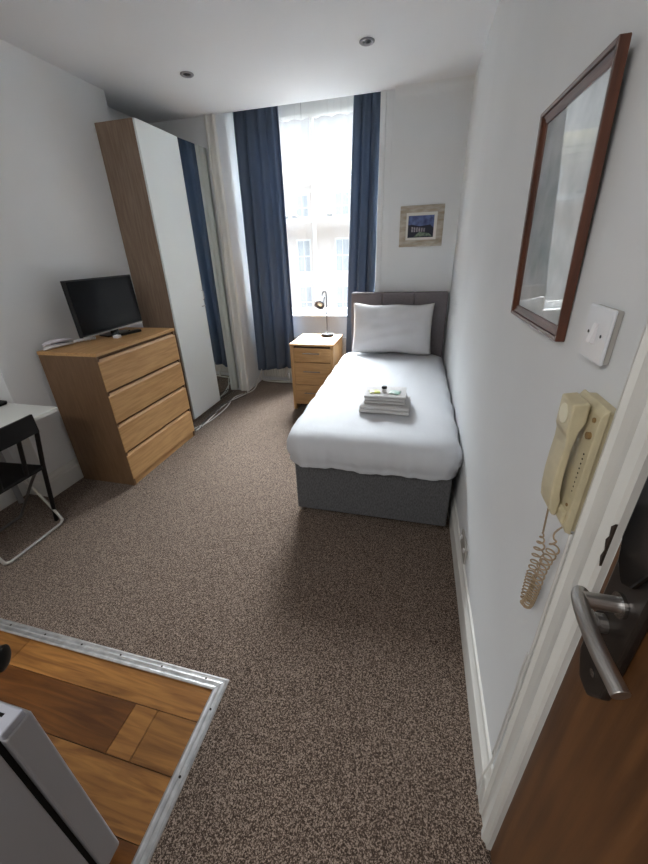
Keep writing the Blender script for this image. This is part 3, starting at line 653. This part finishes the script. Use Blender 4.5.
# ------------------------------------------------------------------ entry phone
ep = thing('intercom_phone', (0, .61, 1.045), 'aged cream wall intercom handset beside the door frame', 'intercom')
MB().prism([(-.0165, 1.046), (-.026, 1.050), (-.030, 1.06), (-.028, 1.272), (-.020, 1.284), (-.0165, 1.284)], 'y', .566, .660).prism([(-.0005, 1.052), (-.0165, 1.052), (-.0165, 1.28), (-.0005, 1.28)], 'y', .569, .657).build('wall_base', cream, ep, bevel=.002)
MB().prism([(-.0285, 1.060), (-.036, 1.066), (-.036, 1.085), (-.0295, 1.09)], 'y', .572, .65).build('cradle', cream, ep, bevel=.002)
MB().prism([(-.0285, 1.245), (-.034, 1.25), (-.034, 1.278), (-.0285, 1.278)], 'y', .60, .658).build('cradle', cream, ep, bevel=.002)
hs = [(-.038, 1.066), (-.045, 1.068), (-.051, 1.08), (-.0545, 1.105), (-.056, 1.14), (-.0555, 1.17), (-.054, 1.205), (-.055, 1.222), (-.058, 1.232), (-.059, 1.282), (-.036, 1.286), (-.0345, 1.25), (-.040, 1.235), (-.043, 1.20), (-.043, 1.15), (-.040, 1.112), (-.037, 1.10), (-.037, 1.075)]
hsb = MB().prism(hs, 'y', .588, .640).build('handset', cream, ep, bevel=.003, seg=2)
MB().tube([(-.0588, .614, 1.257), (-.0596, .614, 1.257)], .017, 24).build('ear_disc', mat('pale_cream', (228, 220, 190), .4), hsb, bevel=.001)
b = MB()
for k in range(9): b.tube([(-.0285, .579, 1.13+.009*k), (-.0296, .579, 1.13+.009*k)], .0016, 6)
b.build('speaker_holes', gap_m, ep)
bb__ = mat('brown_button', (140, 112, 72), .5)
for z_, r_, x_ in ((1.235, .006, -.033), (1.10, .003, -.031), (1.262, .004, -.0305)): MB().tube([(-.0282, .580, z_), (x_, .580, z_)], r_, 12).build('button', bb__, ep)
# coiled cord: stretched coil hanging down in a loop
path = bez([(-.042, .612, 1.068), (-.032, .630, 1.01), (-.022, .648, .955), (-.022, .645, .90), (-.022, .646, .84), (-.024, .636, .793), (-.024, .622, .80), (-.024, .614, .85), (-.024, .608, .92), (-.02, .598, .985), (-.02, .612, 1.005), (-.016, .600, 1.035), (-.018, .582, 1.052)], 60)
pts = []; n_ = len(path); phs = 0; ar = 0
for i in range(n_-1):
    t = (path[i+1]-path[i]); L = t.length; t.normalize()
    f = i/n_; A = min(1, max(0, (f-.12)/.08))*min(1, max(0, (.80-f)/.05)); A *= .0095
    if A > 0: phs += 2*PI*L/(.0085 if .3 < f < .6 else .017)
    nn = t.cross(Vector((1, 0, 0))).normalized(); bb_ = t.cross(nn)
    pts.append(path[i]+nn*A*math.cos(phs)+bb_*A*math.sin(phs))
pts2 = []
for i in range(len(pts)-1):
    for k in range(4): pts2.append(pts[i].lerp(pts[i+1], k/4))
MB().tube(pts, .0017, 6).build('coiled_cord', creamd, ep, smooth=True)
# surface cable running down the frame
cb = bez([(-.013, .571, 1.045), (-.013, .571, .9), (-.013, .571, .7), (-.012, .576, .62), (-.012, .573, .56), (-.005, .59, .4), (-.006, .594, .2), (-.022, .586, .12), (-.024, .58, .02)], 10)
tag(MB().tube(cb, .0035, 8).tube([p+Vector((-.003, .006, 0)) for p in cb[20:60]], .002, 6).build('wall_cable', cable_w, smooth=True), 'thin grey-white cable running down the wall edge beside the door frame', 'cable')
# low wall socket by skirting
sc = thing('wall_socket', (0, 1.37, .2), 'low white socket just above the skirting on the right wall', 'socket')
MB().box(-.010, -.0005, 1.31, 1.455, .185, .268).build('face_plate', socket_m, sc, bevel=.002)
MB().box(-.0165, -.0101, 1.33, 1.345, .235, .25).build('socket_switch', white_pl, sc)
MB().box(-.0165, -.0101, 1.42, 1.435, .235, .25).build('socket_switch', white_pl, sc)

# ------------------------------------------------------------------ ceiling spots
def spot(x, y_, label):
    s_ = thing('recessed_spotlight', (x, y_, H-.01), label, 'ceiling light', 'recessed ceiling spotlights')
    MT = Matrix.Translation((x, y_, H))
    b = MB(); MT2 = MT
    b.lathe([(.046, -.0005), (.047, -.005), (.040, -.010), (.030, -.006), (.029, -.0005)], 32, MT2).build('bezel', mat('bezel_metal', (150, 150, 155), .35, .6), s_, smooth=True)
    MB().lathe([(.026, -.003), (.020, -.0055), (.01, -.0062)], 24, MT).build('lamp_face', mat('spot_dark', (88, 88, 92), .25, .6), s_)
    return s_
spot(-1.97, 2.943, 'small round unlit ceiling spotlight nearer the wardrobe')
spot(-.711, 2.918, 'small round unlit ceiling spotlight nearer the right wall, above the bed')

# ------------------------------------------------------------------ cables on the carpet
def cab(pts, r, m, label):
    tag(MB().tube(bez(pts, 8), r, 8).build('power_cable', m, smooth=True), label, 'cable')
cab([(-2.08, 3.90, .22), (-2.11, 3.84, .1), (-2.13, 3.72, .02), (-2.2, 3.55, .006), (-2.26, 3.35, .006), (-2.27, 3.15, .006), (-2.25, 2.95, .006), (-2.235, 2.75, .006), (-2.24, 2.62, .006)], .006, cable_w, 'thick white cable curving from the left curtain along the wardrobe foot')
cab([(-2.17, 3.69, .006), (-2.24, 3.50, .006), (-2.30, 3.30, .006), (-2.30, 3.1, .006), (-2.28, 2.9, .006), (-2.26, 2.7, .006), (-2.27, 2.6, .006)], .005, cable_g, 'grey cable running closest along the wardrobe foot')
cab([(-2.11, 3.78, .12), (-2.18, 3.66, .012), (-2.25, 3.45, .017), (-2.22, 3.2, .006), (-2.21, 3.0, .006), (-2.225, 2.8, .006), (-2.29, 2.64, .006)], .005, cable_w, 'thinner white cable crossing over the others near the wardrobe')
cab([(-2.2, 3.66, .02), (-2.16, 3.56, .006), (-2.2, 3.42, .014), (-2.28, 3.22, .014), (-2.25, 3.05, .014), (-2.26, 2.85, .014), (-2.22, 2.66, .006)], .0035, mat('cable_black', (40, 38, 38), .5), 'thin black cable tangled with the white cables by the wardrobe')

# ------------------------------------------------------------------ fridge at the lower left
fx1, fy1, fz = -1.0, .243, .70
fg = thing('refrigerator', (-1.25, -.05, 0), 'small white fridge standing on the oak boards, lower left corner', 'fridge')
MB().box(-1.5, fx1-.004, -.32, .178, .03, fz-.012).build('cabinet', white_appl, fg, bevel=.004)
MB().box(-1.5, fx1, -.33, .178, fz-.012, fz+.012).build('top_panel', white_appl, fg, bevel=.004)
MB().box(-1.49, fx1-.014, .178, .190, .035, fz-.012).build('door_gasket', black_mat, fg)
dr_ = MB().box(-1.5, fx1, .190, fy1, .03, fz-.008).build('door', white_appl, fg, bevel=.006, seg=3)
MB().box(-1.5, fx1-.002, .190, fy1-.008, fz-.008, fz+.012).build('door_cap', mat('appliance_cap', (176, 178, 188), .4), dr_, bevel=.004)
MB().box(fx1-.05, fx1-.03, .214, .220, fz+.0122, fz+.0128).build('cap_slot', black_pl, dr_)
for x in (-1.46, -1.04):
    for y_ in (-.28, .15): MB().lathe([(.018, 0), (.018, .03)], 12, Matrix.Translation((x, y_, 0))).build('foot', black_pl, fg)
fp = thing('frying_pan', (-1.4, .03, fz+.012), 'black pan handle jutting over the white fridge at the left edge', 'pan')
MB().lathe([(.09, fz+.0125), (.10, fz+.014), (.115, fz+.05), (.112, fz+.05), (.097, fz+.018), (.02, fz+.017)], 40, Matrix.Translation((-1.385, .055, 0))).build('pan_body', black_mat, fp, smooth=True)
MB().tube(bez([(-1.30, .13, fz+.04), (-1.25, .185, fz+.052), (-1.19, .235, fz+.056), (-1.11, .278, fz+.057), (-1.092, .288, fz+.057)], 8), [.010]*8+[.014]*8+[.02]*8+[.026]*4+[.026, .025, .023, .018, .008], 16).build('pan_handle', black_pl, fp, smooth=True)

# ------------------------------------------------------------------ outdoors
house_wall = mat('house_stucco', (214, 198, 184), .9, noise=.06, nscale=2)
corn = mat('cornice_cream', (228, 222, 200), .8)
fb = thing('townhouse', (-7, 28.5, -4), 'pale stuccoed terrace across the street behind the net curtain', 'building')
wm = MB().box(-32, 18, 28, 34, -4, 6.2).build('facade', house_wall, fb)
MB().box(-32, 18, 27.6, 28, 5.65, 5.95).box(-32, 18, 27.3, 28, 5.95, 6.15).box(-32, 18, 27.8, 28.2, 6.15, 6.75).box(-32, 18, 27.85, 28, 5.2, 5.4).build('cornice', corn, fb)
wg = mat('street_window_glass', (150, 160, 166), .15)
for cx_ in (-14.4, -11.5, -8.6, -5.7, -2.8, .1):
    for z0, z1 in ((.13, 2.2), (3.55, 5.05), (-3.2, -1.0)):
        f = MB().box(cx_-.55, cx_-.45, 27.9, 28, z0, z1).box(cx_+.45, cx_+.55, 27.9, 28, z0, z1).box(cx_-.55, cx_+.55, 27.9, 28, z1, z1+.12).box(cx_-.65, cx_+.65, 27.75, 28, z0-.2, z0).box(cx_-.45, cx_+.45, 27.93, 27.97, (z0+z1)/2-.04, (z0+z1)/2+.04).box(cx_-.02, cx_+.02, 27.93, 27.97, z0, z1).build('window', sill_m, fb)
        MB().box(cx_-.45, cx_+.45, 27.97, 27.99, z0, z1).build('pane', wg, f)
struct(MB().box(-40, 30, 4.3, 40, -4.2, -4).build('ground', mat('street_paving', (84, 84, 84), .9)))
